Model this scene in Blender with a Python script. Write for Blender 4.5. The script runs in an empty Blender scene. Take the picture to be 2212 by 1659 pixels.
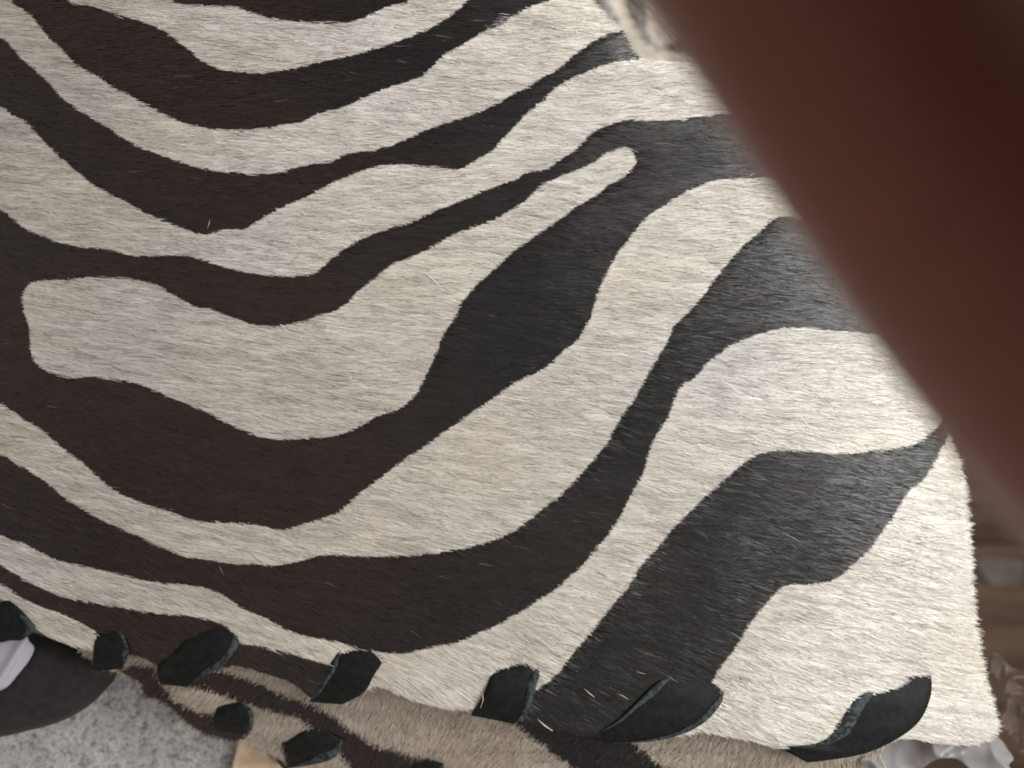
import bpy, math, random
import numpy as np
from mathutils import Vector, Matrix

random.seed(7)
rng = np.random.default_rng(11)
sc = bpy.context.scene
COL = sc.collection

# ------------------------------------------------------------------ camera
VIEW_W = 0.20                       # metres of hide across the frame
S = VIEW_W / 2212.0                 # metres per layout unit on the hide
LENS = 26.0
D = VIEW_W * LENS / 36.0            # camera height above the hide
cam = bpy.data.objects.new('camera', bpy.data.cameras.new('camera'))
COL.objects.link(cam)
cam.location = (0, 0, D)
cam.data.lens = LENS
cam.data.sensor_width = 36
cam.data.clip_start = 0.002
cam.data.clip_end = 20
cam.data.dof.use_dof = True
cam.data.dof.focus_distance = D - 0.0125
cam.data.dof.aperture_fstop = 10.5
sc.camera = cam

# ------------------------------------------------------------------ light
world = bpy.data.worlds.new('World'); sc.world = world; world.use_nodes = True
bg = world.node_tree.nodes['Background']
bg.inputs[0].default_value = (1.0, 0.86, 0.79, 1); bg.inputs[1].default_value = 0.38
def area(name, loc, target, size, watts, color):
    l = bpy.data.lights.new(name, 'AREA'); l.shape = 'SQUARE'; l.size = size
    l.energy = watts; l.color = color
    o = bpy.data.objects.new(name, l); COL.objects.link(o); o.location = loc
    d = Vector(target) - Vector(loc)
    o.rotation_euler = d.to_track_quat('-Z', 'Y').to_euler()
    return o
area('window_light', (0.35, 0.15, 0.40), (0.02, 0.01, 0), 0.38, 5.05, (1.0, 0.99, 0.955))
sc.view_settings.view_transform = 'Standard'
sc.view_settings.look = 'None'
sc.view_settings.exposure = 0.0
sc.view_settings.gamma = 1.0

# ------------------------------------------------------------------ helpers
def PX(px, py, z):
    """arrays of layout units + height -> world xyz"""
    px = np.asarray(px, float); py = np.asarray(py, float); z = np.asarray(z, float) + 0 * px
    k = S * (D - z) / D
    return np.stack([(px - 1106) * k, -(py - 829.5) * k, z], -1)

def P(px, py, z=0.0):
    return Vector(PX(px, py, z).tolist())

def q(pts, qx, qy):                 # half-scale tracing of one quarter
    return [(x / 2 + qx, y / 2 + qy) for x, y in pts]
Q1 = lambda p: q(p, 0, 0)
Q2 = lambda p: q(p, 1106, 0)
Q3 = lambda p: q(p, 0, 829.5)
Q4 = lambda p: q(p, 1106, 829.5)

def smooth(pts, n=5, closed=True):
    p = np.array(pts, float); N = len(p); out = []
    rngi = range(N if closed else N - 1)
    for i in rngi:
        if closed:
            a, b, c, d = p[(i-1) % N], p[i], p[(i+1) % N], p[(i+2) % N]
        else:
            a, b, c, d = p[max(i-1, 0)], p[i], p[i+1], p[min(i+2, N-1)]
        for k in range(n):
            t = k / n
            out.append(0.5 * ((2*b) + (-a+c)*t + (2*a-5*b+4*c-d)*t*t + (-a+3*b-3*c+d)*t**3))
    if not closed: out.append(p[-1])
    return np.array(out)

OX, OY, RW, RH = -140, -140, 2560, 2060      # raster frame of the stripe masks
def raster(polys):
    m = np.zeros((RH, RW), bool)
    if len(polys) > 1:
        for poly in polys: m |= raster([poly])
        return m
    for poly in polys:
        p = np.asarray(poly, float) - (OX, OY)
        a = p; b = np.roll(p, -1, 0)
        y0 = max(0, int(p[:, 1].min())); y1 = min(RH - 1, int(p[:, 1].max()) + 1)
        for y in range(y0, y1 + 1):
            yy = y + 0.5
            c = (a[:, 1] <= yy) != (b[:, 1] <= yy)
            if not c.any(): continue
            xs = np.sort(a[c, 0] + (yy - a[c, 1]) / (b[c, 1] - a[c, 1]) * (b[c, 0] - a[c, 0]))
            for k in range(0, len(xs) - 1, 2):
                s, e = max(0, int(round(xs[k]))), min(RW, int(round(xs[k+1])))
                if e > s: m[y, s:e] ^= True
    return m
def look(m, x, y):
    xi = np.clip((x - OX).astype(int), 0, RW - 1); yi = np.clip((y - OY).astype(int), 0, RH - 1)
    return m[yi, xi]

_tabs = {}
def vnoise(x, y, seed):
    """smooth value noise, -1..1"""
    if seed not in _tabs: _tabs[seed] = np.random.default_rng(seed).uniform(-1, 1, (256, 256))
    T = _tabs[seed]
    xi = np.floor(x).astype(int); yi = np.floor(y).astype(int)
    fx = x - xi; fy = y - yi; fx = fx*fx*(3-2*fx); fy = fy*fy*(3-2*fy)
    g = lambda i, j: T[(yi + j) % 256, (xi + i) % 256]
    return (g(0,0)*(1-fx)+g(1,0)*fx)*(1-fy) + (g(0,1)*(1-fx)+g(1,1)*fx)*fy

def mesh_np(name, verts, faces, fsize, colors=None, smooth_=False):
    me = bpy.data.meshes.new(name)
    nf = len(faces) // fsize if not isinstance(fsize, np.ndarray) else len(fsize)
    me.vertices.add(len(verts)); me.vertices.foreach_set('co', np.asarray(verts, np.float32).ravel())
    me.loops.add(len(faces)); me.loops.foreach_set('vertex_index', np.asarray(faces, np.int32))
    me.polygons.add(nf)
    me.polygons.foreach_set('loop_start', np.arange(0, nf * fsize, fsize, dtype=np.int32))
    me.polygons.foreach_set('use_smooth', np.full(nf, smooth_))
    if colors is not None:
        a = me.color_attributes.new('Col', 'FLOAT_COLOR', 'POINT')
        c = np.ones((len(verts), 4), np.float32); c[:, :3] = colors
        a.data.foreach_set('color', c.ravel())
    me.update(calc_edges=True)
    return me

def link(name, me, mat, parent=None, **kw):
    o = bpy.data.objects.new(name, me); COL.objects.link(o)
    if mat:
        for m in (mat if isinstance(mat, (list, tuple)) else [mat]): me.materials.append(m)
    if parent: o.parent = parent
    for k, v in kw.items(): o[k] = v
    return o
def empty(name, **kw):
    o = bpy.data.objects.new(name, None); COL.objects.link(o); o.empty_display_size = 0.01
    for k, v in kw.items(): o[k] = v
    return o

# ------------------------------------------------------------------ materials
def new_mat(name):
    m = bpy.data.materials.new(name); m.use_nodes = True
    return m, m.node_tree.nodes, m.node_tree.links, m.node_tree.nodes['Principled BSDF']
def fur_mat(name, rough=0.5, spec=0.4):
    m, n, l, b = new_mat(name)
    a = n.new('ShaderNodeAttribute'); a.attribute_name = 'Col'
    l.new(a.outputs['Color'], b.inputs['Base Color'])
    b.inputs['Roughness'].default_value = rough
    b.inputs['Specular IOR Level'].default_value = spec
    return m
def noise_mat(name, c1, c2, scale, rough=0.6, bump=0.3, bscale=None, spec=0.4, stretch=(1,1,1), detail=6, dist=0.0005):
    m, n, l, b = new_mat(name)
    tc = n.new('ShaderNodeTexCoord'); mp = n.new('ShaderNodeMapping'); mp.inputs['Scale'].default_value = stretch
    l.new(tc.outputs['Object'], mp.inputs['Vector'])
    t = n.new('ShaderNodeTexNoise'); t.inputs['Scale'].default_value = scale; t.inputs['Detail'].default_value = detail
    l.new(mp.outputs[0], t.inputs['Vector'])
    r = n.new('ShaderNodeValToRGB'); r.color_ramp.elements[0].position = .36; r.color_ramp.elements[1].position = .64
    r.color_ramp.elements[0].color = (*c1, 1); r.color_ramp.elements[1].color = (*c2, 1)
    l.new(t.outputs[0], r.inputs[0]); l.new(r.outputs[0], b.inputs['Base Color'])
    b.inputs['Roughness'].default_value = rough; b.inputs['Specular IOR Level'].default_value = spec
    t2 = n.new('ShaderNodeTexNoise'); t2.inputs['Scale'].default_value = bscale or scale * 2; t2.inputs['Detail'].default_value = 8
    l.new(mp.outputs[0], t2.inputs['Vector'])
    bp = n.new('ShaderNodeBump'); bp.inputs['Strength'].default_value = bump; bp.inputs['Distance'].default_value = dist
    l.new(t2.outputs[0], bp.inputs['Height']); l.new(bp.outputs[0], b.inputs['Normal'])
    return m
M_fur = fur_mat('hide_hair', 0.37, 0.72)
M_skin = fur_mat('hide_base', 0.8, 0.2)
M_rim = noise_mat('cut_leather', (0.10, 0.055, 0.04), (0.20, 0.14, 0.10), 900, 0.9)
M_lace = noise_mat('black_lace_leather', (0.0045, 0.0058, 0.0062), (0.010, 0.012, 0.0128), 700, 0.6, 0.35, 2600, 0.2)
M_laceedge = noise_mat('lace_cut_edge', (0.014, 0.018, 0.020), (0.075, 0.093, 0.099), 1100, 0.85, 0.6, 3000, 0.2)
M_handle = noise_mat('dark_handle_leather', (0.014, 0.014, 0.0145), (0.024, 0.024, 0.025), 500, 0.6, 0.3, 1800, 0.4)
M_suede = noise_mat('tan_suede', (0.52, 0.40, 0.27), (0.72, 0.58, 0.42), 260, 0.95, 0.5, 1500, 0.1)
M_floor = noise_mat('dark_brown_boards', (0.055, 0.032, 0.022), (0.13, 0.085, 0.058), 9, 0.55, 0.2, 60, 0.3, (1, 7, 1), dist=0.002)
M_stray = new_mat('white_hair')[0]
M_stray.node_tree.nodes['Principled BSDF'].inputs['Base Color'].default_value = (0.60, 0.55, 0.52, 1)
M_stray.node_tree.nodes['Principled BSDF'].inputs['Roughness'].default_value = 0.3

# ------------------------------------------------------------------ the stripes
S1 = [(360,-90),(370,-2)] + Q1([(850,20),(1000,30),(1060,45),(1160,75),(1280,92),(1400,101),(1500,98),(1580,75),(1640,45),(1700,20),(1765,0)]) + [(905,-90)]
S2 = Q1([(60,-180),(50,-5),(90,35),(140,75),(200,150),(270,215),(330,280),(430,335),(490,380),(560,410),(680,480),(780,525),(850,545),(980,562),(1100,560),(1200,545),(1290,530),(1380,490),(1480,465),(1590,415),(1700,370),(1800,340),(1850,305),(1910,245),(2000,190),(2070,150),(2110,130),(2160,115)]) \
   + Q2([(0,72),(60,40),(130,10),(170,-10),(200,-160)]) + [(1110,-80)] \
   + Q1([(2040,-20),(2010,15),(1960,55),(1900,100),(1830,135),(1750,165),(1640,205),(1500,245),(1380,268),(1290,290),(1190,310),(1090,315),(1000,305),(930,290),(860,255),(810,210),(750,165),(680,120),(570,80),(480,55),(400,25),(290,-2),(240,-180)])
S3 = [(-100,20)] + Q1([(0,160),(40,190),(80,240),(110,270),(160,310),(220,370),(290,440),(380,500),(470,555),(560,615),(680,665),(780,700),(860,725),(980,745),(1160,748),(1280,725),(1350,705),(1430,700),(1500,665),(1640,645),(1780,590),(1880,545),(2000,510),(2100,470),(2160,440)]) \
   + Q2([(0,410),(80,370),(140,330),(200,300),(260,245),(320,200),(380,165),(430,145),(520,130),(560,240),(495,260),(440,270),(380,285),(320,310),(240,345),(180,390),(130,440),(60,495),(0,560)]) \
   + Q1([(2170,600),(2130,650),(2060,690),(1990,730),(1900,725),(1800,715),(1650,715),(1530,750),(1450,785),(1400,810),(1300,860),(1200,905),(1110,960),(1050,990),(960,995),(890,1012),(830,1000),(750,970),(650,930),(560,880),(480,840),(400,795),(330,740),(260,680),(200,620),(150,565),(110,530),(50,495),(0,460),(-200,360)])
D4 = [(-100,400)] + Q1([(0,905),(60,950),(130,1000),(220,1035),(340,1065),(480,1080),(580,1105),(700,1105),(800,1105),(900,1130),(1000,1165),(1130,1185),(1250,1195),(1340,1185),(1390,1155),(1440,1110),(1540,1045),(1640,1000),(1780,960),(1870,915),(2000,865),(2100,820)]) \
   + Q2([(0,782),(70,745),(150,730),(220,680),(280,645),(340,580),(400,550),(480,520),(560,520),(700,518),(830,500),(950,490),(1400,470),(1500,770),(1150,765),(1080,765),(1000,770),(900,775),(820,800),(750,830),(700,860),(650,890),(600,925),(540,985),(500,1040),(460,1090),(430,1140),(400,1200),(370,1270),(350,1340),(330,1390),(290,1460),(230,1510),(170,1570),(100,1615),(20,1650)]) \
   + Q3([(2120,70),(2000,150),(1900,220),(1820,280),(1740,330),(1650,400),(1570,460),(1510,515),(1440,565),(1320,605),(1210,630),(1130,615),(1000,600),(880,595),(800,580),(700,540),(600,510),(480,450),(400,380),(330,320),(260,270),(180,200),(100,150),(0,85),(-200,0)])
W1 = Q1([(95,1300),(110,1250),(150,1215),(250,1210),(380,1200),(480,1200),(600,1210),(680,1235),(760,1280),(830,1320),(920,1340),(1000,1370),(1090,1400),(1200,1408),(1300,1390),(1380,1360),(1440,1345),(1500,1310),(1560,1250),(1620,1200),(1700,1140),(1780,1110),(1860,1070),(1950,1020),(2050,980),(2130,950)]) \
   + Q2([(0,905),(60,865),(130,800),(200,765),(290,730),(360,700),(400,665),(460,640),(500,640),(530,670),(530,710),(490,760),(420,800),(360,845),(270,900),(180,965),(100,1020),(0,1090)]) \
   + Q1([(2130,1170),(2060,1230),(2000,1300),(1960,1380),(1925,1430),(1900,1480),(1870,1560)]) + Q3([(1820,0),(1780,60),(1720,110),(1640,135),(1560,180),(1460,220),(1340,235),(1200,240),(1080,215),(1000,180),(930,140),(820,90),(720,50),(600,0)]) \
   + Q1([(500,1640),(400,1625),(300,1630),(200,1600),(150,1560),(130,1500),(125,1420),(105,1350)])
S6 = [(-100,930)] + Q3([(0,300),(80,350),(180,410),(260,480),(340,530),(440,590),(560,640),(680,700),(800,745),(900,760),(1000,775),(1100,780),(1190,785),(1290,765),(1400,740),(1550,745),(1700,745),(1850,735),(2000,710),(2120,680)]) \
   + Q4([(0,640),(70,590),(130,540),(200,490),(240,450),(290,400),(340,340),(400,270),(440,200),(480,130),(520,80),(560,10)]) \
   + Q2([(620,1560),(670,1480),(700,1410),(740,1370),(790,1320),(840,1260),(880,1200),(930,1140),(1000,1060),(1060,1010),(1120,955),(1180,935),(1240,945),(1700,1000),(1800,1440),(1580,1442),(1500,1435),(1400,1430),(1280,1415),(1200,1415),(1120,1430),(1050,1450),(1000,1470),(950,1490),(890,1530),(850,1560),(810,1610),(780,1640)]) \
   + Q4([(740,0),(700,70),(670,150),(620,230),(590,300),(570,380),(530,450),(490,530),(450,600),(400,670),(350,730),(300,790),(250,830),(200,880),(120,930),(60,970),(0,1005)]) \
   + Q3([(2150,1040),(2060,1080),(1980,1115),(1900,1130),(1820,1150),(1740,1165),(1650,1160),(1560,1145),(1500,1128),(1430,1110),(1330,1090),(1250,1065),(1180,1030),(1110,1000),(1040,965),(990,930),(940,900),(880,880),(800,870),(700,860),(620,850),(500,820),(380,790),(280,770),(180,730),(100,690),(0,655),(-200,560)])
S7 = [(-100,1190)] + Q3([(0,780),(60,820),(150,870),(240,910),(340,935),(430,950),(520,965),(620,985),(740,995),(860,1010),(940,1030),(990,1060),(1020,1100),(1050,1125),(1120,1132),(1200,1150),(1320,1185),(1430,1215),(1500,1230),(1480,1400),(1300,1480),(1000,1400),(680,1300),(440,1240),(430,1160),(420,1085),(350,1035),(280,1000),(200,970),(120,935),(60,905),(0,860),(-200,800)])
S8 = Q4([(40,1390),(80,1340),(180,1270),(230,1210),(280,1140),(340,1080),(380,1020),(440,950),(500,880),(550,800),(600,740),(660,670),(710,610),(780,540),(830,490),(900,430),(970,370),(1050,310),(1130,290),(1250,290),(1350,300),(1450,300),(1560,290),(1660,280),(1740,260),(1800,220),(1850,170),(1920,60),(1930,150),(1880,240),(1850,290),(1810,370),(1770,420),(1710,470),(1650,570),(1600,640),(1550,710),(1500,760),(1440,810),(1390,845),(1300,865),(1200,870),(1150,890),(1100,950),(1040,1020),(1000,1080),(960,1150),(910,1210),(880,1260),(840,1330),(760,1420),(700,1500),(680,1640),(-60,1640),(-20,1450)])
dark = raster([smooth(p) for p in (S1, S2, S3, S6, S7, S8)])
dark |= raster([smooth(D4)]) & ~raster([smooth(W1)])

PANEL = [(-110,1240),(-110,-110),(1140,-110),(1225,-45),(1270,0),(1310,40),(1340,75),(1360,112),(1385,128),(1430,132),(1500,138),(1640,180),(1780,330),(1900,540),(2000,770),(2046,950),(2071,1005),(2086,1140),(2096,1280),(2111,1405),(2126,1480),(2137,1520),(2150,1565),(2133,1594),(2081,1607),(2006,1602),(1946,1594),(1880,1604),(1800,1618),(1700,1617),(1656,1610),(1606,1595),(1546,1585),(1500,1579),(1430,1590),(1370,1596),(1290,1590),(1220,1575),(1150,1560),(1100,1548),(1030,1533),(950,1525),(890,1511),(850,1495),(805,1478),(770,1492),(700,1512),(668,1506),(640,1480),(600,1462),(550,1447),(500,1435),(430,1446),(350,1440),(320,1425),(280,1411),(240,1410),(200,1403),(140,1389),(100,1373),(60,1345),(20,1303),(-30,1280)]
PANEL = smooth(PANEL, 4)
GUSSET = smooth([(170,1330),(1000,1380),(1940,1400),(1960,1560),(1900,1625),(1860,1760),(760,1760),(720,1672),(640,1650),(600,1634),(556,1608),(527,1590),(505,1598),(470,1590),(432,1577),(400,1554),(365,1522),(340,1508),(314,1500),(304,1476),(270,1458),(225,1440)], 4)
REAR = smooth([(1140,-140),(1620,-140),(1600,60),(1560,170),(1400,190),(1290,120),(1180,20)], 4)
G1 = [(262,1440),(322,1438),(345,1468),(368,1508),(340,1520),(300,1500),(300,1475),(268,1462)]
G2 = [(380,1448),(440,1448),(475,1450),(494,1455),(531,1468),(575,1485),(633,1510),(687,1530),(717,1547),(737,1564),(764,1584),(804,1609),(841,1619),(890,1639),(930,1644),(970,1690),(960,1750),(780,1750),(752,1659),(737,1634),(729,1609),(700,1590),(672,1577),(642,1554),(605,1545),(568,1532),(543,1525),(494,1510),(450,1495),(395,1480),(370,1462)]
G3 = [(225,1440),(262,1462),(300,1484),(350,1500),(396,1524),(435,1540),(470,1545),(540,1560),(530,1592),(505,1610),(465,1612),(420,1592),(370,1555),(330,1530),(290,1510),(240,1470)]
G4 = [(1060,1520),(1083,1556),(1116,1567),(1140,1586),(1178,1614),(1200,1633),(1233,1659),(1330,1760),(1560,1760),(1437,1659),(1413,1644),(1397,1625),(1369,1603),(1330,1560),(1300,1500)]
gdark = raster([smooth(p) for p in (G1, G2, G3, G4)])
R1 = [(1230,-140),(1250,-40),(1290,30),(1328,58),(1338,40),(1318,0),(1310,-140)]
R2 = [(1350,-140),(1352,0),(1368,50),(1392,92),(1430,108),(1500,112),(1560,80),(1520,40),(1450,95),(1408,80),(1398,30),(1395,-140)]
rdark = raster([smooth(p) for p in (R1, R2)])

# ------------------------------------------------------------------ hide surfaces
def edge_dist(x, y, poly):
    """distance to outline (layout units), coarse"""
    p = np.asarray(poly); d = np.full(x.shape, 1e9)
    a = p; b = np.roll(p, -1, 0)
    for i in range(len(p)):
        v = b[i] - a[i]; L = (v**2).sum() + 1e-9
        t = np.clip(((x - a[i,0])*v[0] + (y - a[i,1])*v[1]) / L, 0, 1)
        d = np.minimum(d, np.hypot(x - a[i,0] - t*v[0], y - a[i,1] - t*v[1]))
    return d
# a coarse height lattice for the front panel: soft cushion, rounded over towards its cut edges
gx, gy = np.meshgrid(np.arange(OX, OX + RW, 10.0), np.arange(OY, OY + RH, 10.0))
ed = edge_dist(gx, gy, PANEL)
inside_c = look(raster([PANEL]), gx, gy)
edm = np.where(inside_c, ed, 0)
H = -0.0016 * np.exp(-(edm / 34.0)) + 0.0009 * vnoise(gx / 420, gy / 420, 5) + 0.0003 * vnoise(gx / 120, gy / 120, 6)
H += -0.0035 * np.clip((gx - 1750) / 400, 0, 1)**2 - 0.0025 * np.clip((250 - gx) / 350, 0, 1)**2
# dents where the laces pull the edge down
for lx, ly in ((238,1375),(470,1370),(780,1415),(1120,1440),(1535,1475),(1980,1470)):
    H -= 0.0009 * np.exp(-((gx-lx)**2 + (gy-ly)**2) / (2*34.0**2))
def hfront(x, y):
    fx = np.clip((x - OX) / 10, 0, H.shape[1] - 1.001); fy = np.clip((y - OY) / 10, 0, H.shape[0] - 1.001)
    i = fx.astype(int); j = fy.astype(int); u = fx - i; v = fy - j
    return (H[j,i]*(1-u)+H[j,i+1]*u)*(1-v) + (H[j+1,i]*(1-u)+H[j+1,i+1]*u)*v
def hgusset(x, y):
    return -0.0062 - 0.010 * np.clip((y - 1420 - 0.12 * (x - 300)) / 260, 0, 1.5)**1.2 + 0.0007 * vnoise(x/110, y/90, 8)
def hrear(x, y):
    return -0.11 - 0.02 * np.clip((x - 1300) / 300, 0, 1) + 0.004 * np.sin((x - y) / 45.0)

PALE = np.array((0.71, 0.685, 0.635)); BLACK = np.array((0.0100, 0.0110, 0.0108)); BROWN = np.array((0.026, 0.0135, 0.0105))
def hair_colours(x, y, isdark, n, pale, black, brown):
    r1 = rng.normal(0, 1, n)
    yr = y - 0.14*x
    streak = vnoise(x/55, yr/6, 21) * 0.65 + vnoise(x/30, yr/3.5, 28) * 0.4 + vnoise(x/120, yr/18, 22) * 0.22
    warm = vnoise(x/260, y/200, 23)
    k = np.clip(1 + 0.27*streak + 0.08*r1, 0.45, 1.35)
    cp = pale[None] * k[:, None] * (1 + np.stack([0.012*warm, 0*warm, -0.04*warm], -1))
    # scattered darker hairs in the pale coat
    sel = (rng.random(n) < 0.035 + 0.05*np.clip(vnoise(x/90, y/60, 25), 0, 1))
    cp[sel] *= np.array((0.50, 0.46, 0.43))
    w = 1 - np.clip(0.15 + 0.35*vnoise(x/330, y/240, 24) + 0.9/(1+np.exp(-(x-980)/110.0)) + 0.6*np.exp(-((x-760)/300)**2-((y-160)/170)**2), 0, 1)[:, None]
    cd = (black[None]*(1-w) + brown[None]*w) * np.clip(1 + 0.16*r1 + 0.2*streak, 0.3, 3)[:, None]
    sel = rng.random(n) < 0.0012 + 0.03*np.exp(-((x-880)/170)**2 - ((y-110)/80)**2)*np.clip(vnoise(x/40, y/9, 27)+.3, 0, 1)
    cd[sel] = np.array((0.16, 0.13, 0.12))
    worn = rng.random(n) < 0.75*np.exp(-((x-1062)/22)**2 - ((y-52 + 0.4*(x-1062))/13)**2)
    cd[worn] = np.array((0.50, 0.48, 0.50)) * rng.uniform(.6, 1.2, (worn.sum(), 1))
    return np.clip(np.where(isdark[:, None], cd, cp), 0.003, 0.86)

def fur(name, outline, mask, hfun, ang_fun, count, length, width, parent, bounds, lift=0.10, pale=PALE, black=BLACK, brown=BROWN, wild=0.06, jit=3.0):
    x0, x1, y0, y1 = bounds
    om = raster([outline])
    x = rng.uniform(x0, x1, count); y = rng.uniform(y0, y1, count)
    k = look(om, x, y); x, y = x[k], y[k]; n = len(x)
    ang = ang_fun(x, y) + np.radians(5)*vnoise(x/80, y/32, 31) + np.radians(4)*vnoise(x/30, y/15, 32) + rng.normal(0, np.radians(4), n)
    wildm = rng.random(n) < wild
    ang = ang + np.where(wildm, rng.normal(0, np.radians(17), n), 0)
    L = length * rng.uniform(0.55, 1.25, n)
    bend = rng.normal(0, 0.10, n)
    lf = lift * rng.uniform(0.35, 1.3, n) * (1 + 0.7*vnoise(x/50, (y-.14*x)/10, 33)) + np.where(wildm, lift*0.8, 0)
    dx, dy = np.cos(ang), np.sin(ang)                 # layout y grows downwards
    def at(t):
        s = L * t; o = bend * L * t * t
        return x + dx*s - dy*o, y + dy*s + dx*o
    # hairs that would overhang the cut edge were trimmed with it
    over = rng.uniform(0, 1, n)**2 * 14
    for t in (1.0, .8, .6, .4, .2):
        a_, b_ = at(t)
        out = ~look(om, a_ - dx*over, b_ - dy*over)
        L = np.where(out, L*0.78 if t > .3 else L*.5, L)
    # printed stripes: the colour changes along the hair, split each hair where it crosses
    jx, jy = rng.normal(0, jit*.7, n), rng.normal(0, jit*.7, n)
    jx += jit*1.0*vnoise(x/14, y/7, 34); jy += jit*.8*vnoise(x/14, y/7, 35)
    K = 9; ms = np.stack([look(mask, *(lambda a: (a[0]+jx, a[1]+jy))(at(i/(K-1)))) for i in range(K)], 1)
    c0 = ms[:, 0]; diff = ms != c0[:, None]
    cross = diff.any(1); ki = np.argmax(diff, 1)
    tsplit = np.where(cross, (ki - 0.5)/(K-1), 1.0)
    idA = np.arange(n); idB = np.where(cross)[0]
    idx = np.concatenate([idA, idB])
    t0 = np.concatenate([np.zeros(n), tsplit[idB]]); t1 = np.concatenate([tsplit, np.ones(len(idB))])
    dk = np.concatenate([c0, ~c0[idB]])
    zr = hfun(x, y)
    roll = rng.normal(0, 0.50, n) * np.where(look(mask, x, y), 0.22, 1.0)
    base = rng.uniform(0.00002, 0.00028, n)
    V = []
    N = len(idx)
    for f in (0, 0.5, 1.0):
        t = t0 + (t1 - t0)*f
        s = L[idx]*t; o = bend[idx]*L[idx]*t*t
        cx = x[idx] + dx[idx]*s - dy[idx]*o; cy = y[idx] + dy[idx]*s + dx[idx]*o
        zz = zr[idx]*0.4 + hfun(cx, cy)*0.6 + base[idx] + lf[idx]*L[idx]*S*(t - 0.42*t*t)
        w = width*0.5*(0.85 + 0.3*t - 0.95*t**3)
        nx, ny = -dy[idx]*w, dx[idx]*w
        rz = np.sin(roll[idx])*w*S
        V.append(PX(cx-nx, cy-ny, zz-rz)); V.append(PX(cx+nx, cy+ny, zz+rz))
    V = np.stack(V, 1).reshape(-1, 3)
    b = (np.arange(N)*6)[:, None]
    F = np.concatenate([b + np.array([0,1,3,2]), b + np.array([2,3,5,4])], 1).ravel()
    xm = x[idx] + dx[idx]*L[idx]*t0; ym = y[idx] + dy[idx]*L[idx]*t0
    C = hair_colours(xm, ym, dk, N, pale, black, brown)
    # one hair keeps one tone on both sides
    C6 = np.repeat(C, 6, 0)
    me = mesh_np(name, V, F, 4, C6)
    return link(name, me, M_fur, parent, kind='stuff')

def sheet(name, outline, mask, hfun, step, parent, mats, thick, bounds, pale=PALE, black=BLACK):
    x0, x1, y0, y1 = bounds
    xs = np.arange(x0, x1 + step, step); ys = np.arange(y0, y1 + step, step)
    X, Y = np.meshgrid(xs, ys); nx, ny = X.shape[1], X.shape[0]
    om = raster([outline])
    cxm, cym = X[:-1, :-1] + step/2, Y[:-1, :-1] + step/2
    keep = look(om, cxm, cym)
    cnt = np.zeros((ny, nx)); 
    for a in (0, 1):
        for c in (0, 1): cnt[a:ny-1+a, c:nx-1+c] += keep
    bd = (cnt > 0) & (cnt < 4)
    P_ = np.asarray(outline); A = P_; B = np.roll(P_, -1, 0)
    for j, i in zip(*np.where(bd)):
        p = np.array((X[j, i], Y[j, i])); v = B - A
        t = np.clip(((p - A)*v).sum(1) / ((v**2).sum(1) + 1e-9), 0, 1)
        c = A + v*t[:, None]; k = np.argmin(((c - p)**2).sum(1))
        if np.hypot(*(c[k]-p)) < step*1.6: X[j, i], Y[j, i] = c[k]
    vid = -np.ones((ny, nx), int); used = cnt > 0; vid[used] = np.arange(used.sum())
    V = PX(X[used], Y[used], hfun(X[used], Y[used]))
    jj, ii = np.where(keep)
    F = np.stack([vid[jj, ii], vid[jj+1, ii], vid[jj+1, ii+1], vid[jj, ii+1]], 1).ravel()
    dk = look(mask, X[used], Y[used])
    C = np.where(dk[:, None], black*0.9, pale*0.72)
    me = mesh_np(name, V, F, 4, C, True)
    o = link(name, me, mats, parent)
    md = o.modifiers.new('thickness', 'SOLIDIFY'); md.thickness = thick; md.offset = -1
    md.material_offset = 1; md.material_offset_rim = 1
    return o

def ang_front(x, y):
    a = 4 + 12*np.clip((y - 500)/900, 0, 1) + 12*np.clip((y - 1250)/250, 0, 1)*np.clip((1900 - x)/500, 0, 1)
    a += 5*np.clip((900 - x)/900, 0, 1)*np.clip(y/700, 0, 1)
    a -= 5*np.clip((x - 1000)/1000, 0, 1)*np.clip((1200 - y)/600, 0, 1)
    return np.radians(a)
def ang_gusset(x, y):
    return np.radians(128 + 12*np.sin(x/170.0) - 25*np.clip((x - 1400)/400, 0, 1))
def ang_rear(x, y): return np.radians(35 + 0*x)

bag = empty('handbag', label='zebra-striped hair-on hide handbag with edges whipstitched in black leather lace', category='handbag')
front = sheet('front_panel', PANEL, dark, hfront, 6, bag, [M_skin, M_rim], 0.0016, (-112, 2180, -112, 1640))
front['label'] = 'large smooth zebra-striped front panel of cream and black hair-on hide'
fur('fur', PANEL, dark, hfront, ang_front, 430000, 42, 1.45, front, (-110, 2170, -110, 1630), lift=0.065, wild=0.03, jit=2.0)
gus = sheet('side_panel', GUSSET, gdark, hgusset, 8, bag, [M_skin, M_rim], 0.0014, (160, 2110, 1320, 1770), pale=PALE*0.78)
gus['label'] = 'fuzzier tan and black striped side panel below the laced edge'
fur('fur', GUSSET, gdark, hgusset, ang_gusset, 90000, 22, 1.4, gus, (160, 2110, 1400, 1770), lift=0.16, pale=np.array((0.50,0.445,0.375)), wild=0.25, jit=6)
rear = sheet('rear_panel', REAR, rdark, hrear, 10, bag, [M_skin, M_rim], 0.0014, (1130, 1630, -150, 200), pale=np.array((0.40,0.34,0.28)))
rear['label'] = 'blurred beige and brown striped rear panel beyond the top edge'
fur('fur', REAR, rdark, hrear, ang_rear, 12000, 34, 2.4, rear, (1130, 1630, -150, 200), lift=0.15, pale=np.array((0.46,0.41,0.34)), black=np.array((.05,.035,.02)), brown=np.array((.05,.035,.02)), wild=0.2, jit=4)

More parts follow.
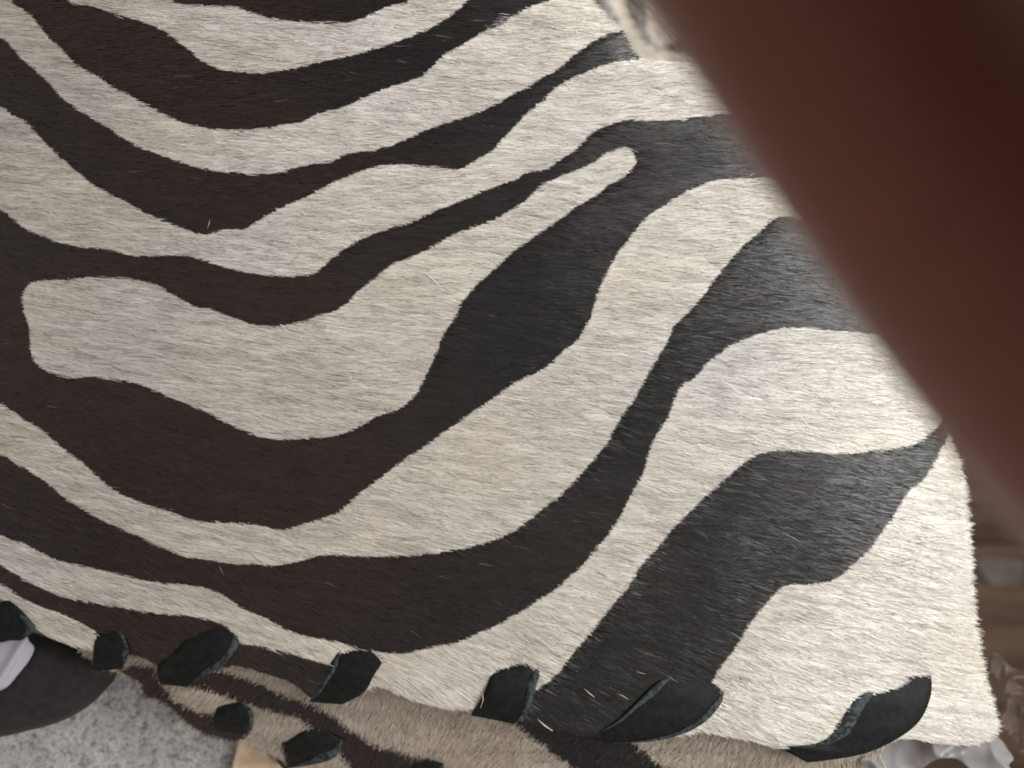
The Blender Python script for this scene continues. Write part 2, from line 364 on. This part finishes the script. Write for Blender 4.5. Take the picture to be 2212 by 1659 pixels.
# ------------------------------------------------------------------ whipstitch laces
def resample(pts, n):
    p = smooth(pts, 8, False); d = np.r_[0, np.cumsum(np.hypot(*np.diff(p, axis=0).T))]
    s = np.linspace(0, d[-1], n); return np.stack([np.interp(s, d, p[:, 0]), np.interp(s, d, p[:, 1])], 1)
def lace(left, right, zs, bulge=0.00045, thick=0.0009, edgeside='R', hf=hfront, ew=(0.16, 0.04), n=26):
    """a leather thong between two traced rails; zs = height over the surface at evenly spaced stations"""
    l, r = resample(left, n), resample(right, n); m = 11
    zc = np.interp(np.linspace(0, 1, n), np.linspace(0, 1, len(zs)), zs) + (hf((l[:, 0]+r[:, 0])/2, (l[:, 1]+r[:, 1])/2) if hf else 0)
    for i in range(n):
        t = min(i, n-1-i)/(n-1)/0.13
        if t < 1:
            f = 0.95 + 0.05*math.sqrt(1-(1-t)**2); c = (l[i]+r[i])/2
            l[i] = c + (l[i]-c)*f; r[i] = c + (r[i]-c)*f
    V = []
    for i in range(n):
        for j in range(m):
            u = j/(m-1); p = l[i]*(1-u) + r[i]*u
            zz = zc[i] + bulge*(1-(2*u-1)**2)**0.6 + 0.00008*math.sin(i*0.9+j*0.7)
            V.append(PX(p[0], p[1], zz))
    for i in range(n):
        for j in range(m):
            u = j/(m-1); p = l[i]*(1-u) + r[i]*u
            V.append(PX(p[0], p[1], zc[i] - thick + 0.3*bulge*(1-(2*u-1)**2)**0.6))
    F = []; o = n*m
    for i in range(n-1):
        for j in range(m-1):
            a = i*m+j; F.append((a, a+m, a+m+1, a+1)); F.append((o+a, o+a+1, o+a+m+1, o+a+m))
        a = i*m; F.append((a, o+a, o+a+m, a+m)); a = i*m+m-1; F.append((a, a+m, o+a+m, o+a))
    for j in range(m-1):
        F.append((j, j+1, o+j+1, o+j)); a = (n-1)*m+j; F.append((a, o+a, o+a+1, a+1))
    me = bpy.data.meshes.new('lace_stitch'); me.from_pydata([tuple(v) for v in V], [], F)
    me.polygons.foreach_set('use_smooth', [True]*len(me.polygons)); me.update()
    ob = link('lace_stitch', me, M_lace, bag)
    # pale rough cut edge: a bevel strip standing on the rail
    for rail, opp in (((r, l),) if edgeside == 'R' else ((l, r),) if edgeside == 'L' else ((r, l), (l, r))):
     V = []; F = []
     for i in range(n):
         t = i/(n-1); w = 0.75*(ew[0]*math.sin(math.pi*min(1, 0.12+t*0.88))+ew[1]) * (1+0.22*math.sin(i*0.45+left[0][0])+0.05*random.uniform(-1,1))
         a = rail[i] + (rail[i]-opp[i])*0.015; b = rail[i]*(1-w) + opp[i]*w
         zb = zc[i] + bulge*(1-(1-2*w)**2)**0.6 + 0.00012
         V += [PX(a[0], a[1], zc[i]-thick*0.9), PX(a[0], a[1], zc[i]+0.00005), PX(*(0.5*(a+b)), (zc[i]+zb)/2+0.0002), PX(b[0], b[1], zb), PX(b[0], b[1], zb-0.0004)]
     for i in range(n-1):
         for j in range(4):
             a = i*5+j; F.append((a, a+1, a+6, a+5))
     me = bpy.data.meshes.new('cut_edge'); me.from_pydata([tuple(v) for v in V], [], F)
     me.polygons.foreach_set('use_smooth', [True]*len(me.polygons)); me.update()
     link('cut_edge', me, M_laceedge, ob)
    return ob
ST = [-.0004, .0007, .0010, .0011, .0009, .0000]
lace([(22,1295),(-10,1305),(-50,1330),(-60,1380)], [(30,1301),(60,1334),(74,1359),(45,1384)], ST, ew=(.20,.04))
lace([(208,1358),(206,1380),(201,1412),(200,1450)], [(260,1356),(270,1380),(277,1408),(264,1445)], ST, ew=(.18,.03))
lace([(440,1342),(397,1386),(367,1418),(340,1440),(345,1478)], [(500,1350),(518,1381),(500,1416),(474,1442),(402,1484)], ST, ew=(.16,.05))
lace([(745,1392),(724,1415),(706,1457),(690,1490),(666,1516)], [(815,1398),(830,1420),(806,1462),(786,1496),(740,1522)], ST, edgeside='L', ew=(.13,.03))
lace([(1085,1426),(1066,1446),(1052,1482),(1040,1510),(1015,1545)], [(1165,1426),(1165,1453),(1153,1494),(1138,1540),(1112,1564)], ST, ew=(.17,.03))
lace([(1475,1455),(1430,1470),(1380,1516),(1328,1562),(1270,1592)], [(1575,1466),(1558,1515),(1522,1558),(1470,1586),(1395,1602),(1305,1606)], ST, edgeside='B', ew=(.09,.03))
lace([(1893,1450),(1857,1500),(1818,1552),(1770,1604),(1678,1612)], [(2014,1460),(2010,1506),(1986,1558),(1935,1598),(1860,1630),(1745,1648)], ST, edgeside='L', ew=(.26,.05))
# the same lace where it re-enters the side panel below
SG = [.0002, .0018, .0016, -.001]
lace([(470,1526),(462,1552),(466,1588)], [(524,1514),(547,1545),(530,1598)], SG, ew=(.14,.02), hf=hgusset)
lace([(676,1560),(636,1592),(580,1622)], [(742,1600),(714,1640),(612,1662)], SG, ew=(.24,.04), hf=hgusset)
lace([(905,1632),(860,1700),(830,1740)], [(960,1650),(930,1720),(900,1760)], SG, ew=(.2,.03), hf=hgusset)

# loose bright hairs
def tube(name, pts, rad, mat, parent=None, sides=6, taper=True):
    pts = [Vector(p) for p in pts]; V = []; F = []; n = len(pts)
    for i, p in enumerate(pts):
        d = (pts[min(i+1, n-1)] - pts[max(i-1, 0)]).normalized()
        a = d.cross(Vector((0.1, 0.2, 1))).normalized(); b = d.cross(a)
        r = rad * ((0.35 + 0.65*math.sin(math.pi*(i+0.5)/n)) if taper else 1)
        for k in range(sides):
            t = 2*math.pi*k/sides; V.append(p + a*r*math.cos(t) + b*r*math.sin(t))
    for i in range(n-1):
        for k in range(sides):
            F.append((i*sides+k, i*sides+(k+1) % sides, (i+1)*sides+(k+1) % sides, (i+1)*sides+k))
    F.append(tuple(range(sides))[::-1]); F.append(tuple((n-1)*sides+k for k in range(sides)))
    me = bpy.data.meshes.new(name); me.from_pydata([tuple(v) for v in V], [], F)
    me.polygons.foreach_set('use_smooth', [True]*len(me.polygons)); me.update()
    return link(name, me, mat, parent)
for (a, b, c, r) in [((1161,1553),(1176,1567),(1194,1579),1.9), ((1124,1424),(1140,1434),(1154,1450),1.0), ((1040,1490),(1044,1510),(1038,1530),1.2), ((1262,1488),(1275,1499),(1284,1506),1.3), ((1333,1498),(1345,1503),(1358,1511),0.9),
                  ((448,494),(451,485),(453,476),.8),((1612,384),(1620,380),(1630,373),.9),((1560,1492),(1566,1500),(1572,1490),1.0),((1373,1448),(1385,1454),(1394,1456),.6),((700,1428),(712,1436),(722,1440),.8)]:
    tube('loose_hair', [P(a[0], a[1], .0012), P(b[0], b[1], .0018), P(c[0], c[1], .0012)], r*.8*S, M_stray, bag)

# ------------------------------------------------------------------ filled outline pieces with real thickness
def slab(name, outline, zfun, thick, mat, parent=None, step=8, crumple=None, **kw):
    x0, y0 = np.min(outline, 0) - step; x1, y1 = np.max(outline, 0) + step
    m0 = np.zeros((RH, RW), bool)
    o = sheet(name, outline, m0, zfun, step, parent, [mat, mat], thick, (x0, x1, y0, y1))
    for p in o.data.polygons: p.use_smooth = True
    for k, v in kw.items(): o[k] = v
    return o

HAND = smooth([(-110,1360),(-40,1375),(60,1366),(90,1372),(140,1390),(200,1404),(262,1436),(258,1452),(238,1480),(200,1518),(160,1545),(110,1566),(50,1581),(0,1592),(-110,1600)], 4)
hed = lambda x, y: edge_dist(x, y, HAND)
slab('handle', HAND, lambda x, y: -0.013 + 0.0055*np.sqrt(np.clip(1-(1-np.clip(hed(x, y)/75, 0, 1))**2, 0, 1)), 0.004, M_handle, bag, 7,
     label='smooth dark charcoal leather handle base curving out under the panel corner')
# ------------------------------------------------------------------ setting: granite counter
def granite():
    m, n, l, b = new_mat('speckled_grey_granite')
    tc = n.new('ShaderNodeTexCoord')
    def ns(scale, det, rough=.6):
        t = n.new('ShaderNodeTexNoise'); t.inputs['Scale'].default_value = scale; t.inputs['Detail'].default_value = det
        t.inputs['Roughness'].default_value = rough; l.new(tc.outputs['Object'], t.inputs['Vector']); return t
    t = ns(640, 7, .85)
    r = n.new('ShaderNodeValToRGB'); e = r.color_ramp.elements
    e[0].position = .36; e[0].color = (.10, .10, .12, 1); e[1].position = .57; e[1].color = (.92, .92, .88, 1)
    a = e.new(.46); a.color = (.62, .62, .65, 1); a = e.new(.51); a.color = (.90, .90, .88, 1)
    l.new(t.outputs[0], r.inputs[0])
    t2 = ns(2100, 3); r2 = n.new('ShaderNodeValToRGB'); r2.color_ramp.elements[0].position = .40; r2.color_ramp.elements[1].position = .56
    r2.color_ramp.elements[0].color = (.62, .62, .65, 1); r2.color_ramp.elements[1].color = (1, 1, 1, 1)
    l.new(t2.outputs[0], r2.inputs[0])
    mx = n.new('ShaderNodeMix'); mx.data_type = 'RGBA'; mx.blend_type = 'MULTIPLY'; mx.inputs[0].default_value = .9
    l.new(r.outputs[0], mx.inputs[6]); l.new(r2.outputs[0], mx.inputs[7])
    t3 = ns(170, 5, .7); r3 = n.new('ShaderNodeValToRGB'); r3.color_ramp.elements[0].position = .38; r3.color_ramp.elements[1].position = .60
    r3.color_ramp.elements[0].color = (.74, .74, .77, 1); r3.color_ramp.elements[1].color = (1, 1, .98, 1)
    l.new(t3.outputs[0], r3.inputs[0])
    m3 = n.new('ShaderNodeMix'); m3.data_type = 'RGBA'; m3.blend_type = 'MULTIPLY'; m3.inputs[0].default_value = .8
    l.new(mx.outputs[2], m3.inputs[6]); l.new(r3.outputs[0], m3.inputs[7]); l.new(m3.outputs[2], b.inputs['Base Color'])
    b.inputs['Roughness'].default_value = .75
    bp = n.new('ShaderNodeBump'); bp.inputs['Strength'].default_value = 1; bp.inputs['Distance'].default_value = .0009
    l.new(t.outputs[0], bp.inputs['Height']); l.new(bp.outputs[0], b.inputs['Normal'])
    return m
M_granite = granite()
ZC = -0.024
xs = np.linspace(-0.45, 0.055, 90); ys = np.linspace(-0.40, 0.06, 90)
X, Y = np.meshgrid(xs, ys); Z = ZC + 0.0004*vnoise(X*260, Y*260, 41) + 0.0003*vnoise(X*900, Y*900, 42)
V = np.stack([X, Y, Z], -1).reshape(-1, 3); nx = 90
jj, ii = np.meshgrid(range(89), range(89), indexing='ij'); jj, ii = jj.ravel(), ii.ravel()
F = np.stack([jj*nx+ii, jj*nx+ii+1, (jj+1)*nx+ii+1, (jj+1)*nx+ii], 1).ravel()
o = link('counter', mesh_np('counter', V, F, 4, None, True), M_granite, None, kind='structure', label='grey speckled rough granite counter under the bag')
md = o.modifiers.new('thickness', 'SOLIDIFY'); md.thickness = .03; md.offset = -1
# brown floor far below: boards of real width with open joints
fl = bpy.data.meshes.new('floor'); zf = -0.42
fl.from_pydata([(-3, -3, zf-.006), (3, -3, zf-.006), (3, 3, zf-.006), (-3, 3, zf-.006)], [], [(0, 1, 2, 3)])
floor = link('floor', fl, M_floor, None, kind='structure')
def boxmesh(name, x0, x1, y0, y1, z0, z1, bev=0):
    import bmesh
    bm = bmesh.new(); bmesh.ops.create_cube(bm, size=1)
    bmesh.ops.scale(bm, vec=(x1-x0, y1-y0, z1-z0), verts=bm.verts); bmesh.ops.translate(bm, vec=((x0+x1)/2, (y0+y1)/2, (z0+z1)/2), verts=bm.verts)
    if bev: bmesh.ops.bevel(bm, geom=bm.edges[:], offset=bev, segments=2, affect='EDGES')
    me = bpy.data.meshes.new(name); bm.to_mesh(me); bm.free(); return me
for k in range(9):
    y0 = -0.62 + k*0.125
    link('floorboard', boxmesh('floorboard', -1.2, 1.6, y0, y0+.123, zf-.005, zf+random.uniform(0, .0012), .0012), M_floor, floor)

# ------------------------------------------------------------------ small things round the bag
SUEDE = smooth([(519,1594),(540,1602),(560,1618),(578,1630),(600,1652),(640,1650),(668,1652),(690,1668),(730,1760),(480,1760),(498,1670),(508,1630)], 4)
slab('suede_scrap', SUEDE, lambda x, y: -0.0195 + 0.0006*vnoise(x/40, y/30, 51), 0.0014, M_suede, None, 6,
     label='pale tan suede scrap with a torn edge under the laced side panel', category='suede scrap')

def film(name, col, alpha_mix, rough):
    m, n, l, b = new_mat(name)
    b.inputs['Base Color'].default_value = (*col, 1); b.inputs['Roughness'].default_value = rough
    b.inputs['Specular IOR Level'].default_value = .6
    tr = n.new('ShaderNodeBsdfTranslucent'); tr.inputs[0].default_value = (*col, 1)
    tp = n.new('ShaderNodeBsdfTransparent')
    m1 = n.new('ShaderNodeMixShader'); m1.inputs[0].default_value = .35
    l.new(b.outputs[0], m1.inputs[1]); l.new(tr.outputs[0], m1.inputs[2])
    m2 = n.new('ShaderNodeMixShader'); m2.inputs[0].default_value = alpha_mix
    l.new(m1.outputs[0], m2.inputs[1]); l.new(tp.outputs[0], m2.inputs[2])
    l.new(m2.outputs[0], n['Material Output'].inputs[0])
    return m
M_film = film('white_plastic_film', (.46, .46, .47), .42, .28)
M_clear = film('clear_plastic_film', (.30, .26, .24), .82, .3)
def crump(base, amp, s, seed):
    def f(x, y):
        r = 1 - np.abs(vnoise(x/s, y/s, seed)); r2 = 1 - np.abs(vnoise(x/(s*.45), y/(s*.45), seed+1))
        return base + amp*(r**2) + amp*.4*r2
    return f
WRAP = smooth([(1840,1770),(1850,1690),(1870,1610),(1900,1560),(1990,1520),(2090,1545),(2140,1585),(2165,1600),(2178,1620),(2190,1640),(2180,1655),(2205,1690),(2215,1770),(2120,1770),(2105,1680),(2088,1655),(2060,1638),(2020,1642),(1985,1668),(1955,1700),(1940,1770)], 4)
slab('plastic_wrapper', WRAP, crump(-.0105, .0042, 85, 61), 0.0002, M_film, None, 5,
     label='crumpled white plastic wrapper sticking out below the right corner of the bag', category='plastic wrapper')
CLEAR = smooth([(2085,1440),(2110,1415),(2150,1410),(2185,1440),(2215,1450),(2290,1500),(2300,1640),(2220,1650),(2190,1600),(2160,1560),(2170,1520),(2165,1480),(2140,1455),(2130,1500),(2110,1480)], 4)
slab('clear_wrapper', CLEAR, crump(-.020, .006, 40, 71), 0.0002, M_clear, None, 5,
     label='clear crinkled film scrap catching glints right of the bag corner', category='plastic film')
TAG = smooth([(-60,1400),(0,1389),(34,1380),(55,1374),(66,1390),(72,1404),(58,1432),(34,1462),(18,1482),(0,1493),(-60,1530)], 2)
def tagz(x, y):
    d = (x*0.62 + (y-1440)*0.78)      # fold line down the strip
    return -0.0062 + 0.0016*np.exp(-((x-24+0.62*(y-1430))/13.0)**2)
M_tag = film('milky_plastic', (.74, .75, .84), .04, .3)
slab('plastic_strip', TAG, tagz, 0.0005, M_tag, None, 4,
     label='folded milky white plastic strip lying over the dark handle base', category='plastic strip')
# things on the floor, far below
M_tape = noise_mat('grey_paper', (.09, .08, .07), (.14, .125, .11), 40, .8)
zt = zf + .004
ls = slab('paper_label', smooth([(2112,1206),(2200,1210),(2212,1222),(2206,1262),(2150,1268),(2118,1240)], 4), lambda x, y: zt + 0*x, .0006, M_tape, None, 8,
     label='small blurred grey paper label on the brown floor', category='paper label')

# ------------------------------------------------------------------ the hand whose finger covers a corner of the lens
M_hand, n, l, b = new_mat('brown_skin')
tn = n.new('ShaderNodeTexNoise'); tn.inputs['Scale'].default_value = 300; tn.inputs['Detail'].default_value = 5
tcn = n.new('ShaderNodeTexCoord'); l.new(tcn.outputs['Object'], tn.inputs['Vector'])
rr = n.new('ShaderNodeValToRGB'); rr.color_ramp.elements[0].color = (.175, .050, .029, 1); rr.color_ramp.elements[1].color = (.225, .072, .046, 1)
l.new(tn.outputs[0], rr.inputs[0]); l.new(rr.outputs[0], b.inputs['Base Color'])
b.inputs['Roughness'].default_value = .55; b.inputs['Subsurface Weight'].default_value = .6
b.inputs['Subsurface Radius'].default_value = (1.0, .25, .12); b.inputs['Subsurface Scale'].default_value = .006
b.inputs['Sheen Weight'].default_value = .9; b.inputs['Sheen Roughness'].default_value = .4; b.inputs['Sheen Tint'].default_value = (.9, .8, .72, 1)
DF = 0.036                                   # finger to lens
def C(px, py, d):                            # point at distance d below the lens
    return P(px, py, D - d)
ux, uy = 0.539, 0.842                        # the finger's run in the picture plane
ex, ey = 1385, 0
off = 405                                    # half a finger width at that distance
def F_(s, o=off, d=DF):                      # s along the edge, o across, in layout units
    return C(ex + ux*s + uy*o, ey + uy*s - ux*o, d)
hv, he, hr = [], [], []
def chain(pts, rads, start=None):
    prev = start
    for p, r in zip(pts, rads):
        hv.append(tuple(p)); hr.append(r); i = len(hv) - 1
        if prev is not None: he.append((prev, i))
        prev = i
    return prev
R = 0.0088
palm = F_(-3500, 620, .040)
i0 = chain([palm], [.019])                                   # root
k1 = chain([F_(-2600, 470, .036)], [.0115], i0)
chain([F_(-1700, 430, .034), F_(-900, 410, .035), F_(-100, off, DF), F_(500, off, DF), F_(1000, off-5, DF), F_(1560, off+5, DF+.0005), F_(1760, off+20, DF+.001)],
      [.0098, .0093, .0091, .0089, .0086, .0076, .0058], k1)
wr = chain([F_(-5000, 800, .042), F_(-6800, 900, .046)], [.024, .021], i0)
up_ = Vector((0, 0, 1))
acr = (F_(0, 900) - F_(0, 0)).normalized(); alg = (F_(1000) - F_(0)).normalized()
for k in range(3):                                           # the other fingers, curled up behind the phone
    b0 = palm + acr*(.019*(k+1)) - alg*.002*k
    chain([b0, b0 + alg*.022 + up_*.010, b0 + alg*.036 + up_*.032, b0 + alg*.022 + up_*.046], [.0125, .0092, .0084, .0066], i0)
tb = F_(-4300, 300, .040)
chain([tb - acr*.006 + up_*.006, tb - acr*.026 + alg*.018 + up_*.016, tb - acr*.034 + alg*.044 + up_*.022], [.015, .0108, .0085], i0)
me = bpy.data.meshes.new('hand'); me.from_pydata(hv, he, []); me.update()
hand = link('hand', me, M_hand, None, label='hand with one brown finger blurred across the upper right, covering the lens', category='hand')
sk = hand.modifiers.new('skin', 'SKIN'); sk.use_smooth_shade = True
for i, r in enumerate(hr): me.skin_vertices[0].data[i].radius = (r, r); me.skin_vertices[0].data[i].use_root = (i == 0)
ss = hand.modifiers.new('sub', 'SUBSURF'); ss.levels = ss.render_levels = 3

# the phone the hand holds: unseen rounded slab above the lens, added to shade finger and hide
shade_phone = empty('shade_phone', label='dark slab phone held by the hand out of view, added to shade the finger and hide', category='shade_phone')
def rounded(x0, x1, y0, y1, r, z0, z1, name, mat, parent):
    c = []
    for cx, cy, a0 in ((x1-r, y1-r, 0), (x0+r, y1-r, 90), (x0+r, y0+r, 180), (x1-r, y0+r, 270)):
        for k in range(7):
            t = math.radians(a0 + 15*k); c.append((cx+r*math.cos(t), cy+r*math.sin(t)))
    m = len(c); V = [(x, y, z) for z in (z0, z1) for x, y in c]
    F = [tuple(range(m))[::-1], tuple(range(m, 2*m))] + [(k, (k+1) % m, m+(k+1) % m, m+k) for k in range(m)]
    me = bpy.data.meshes.new(name); me.from_pydata(V, [], F); me.update()
    o = link(name, me, mat, parent); b = o.modifiers.new('bevel', 'BEVEL'); b.width = .0012; b.segments = 3; b.limit_method = 'ANGLE'
    return o
M_phone = noise_mat('dark_glass', (.012, .012, .014), (.014, .014, .016), 5, .25, 0)
rounded(-.016, .134, -.016, .058, .010, D+.0035, D+.0115, 'body', M_phone, shade_phone)
rounded(-.013, .020, -.013, .020, .007, D+.0022, D+.0045, 'camera_plate', M_phone, shade_phone)
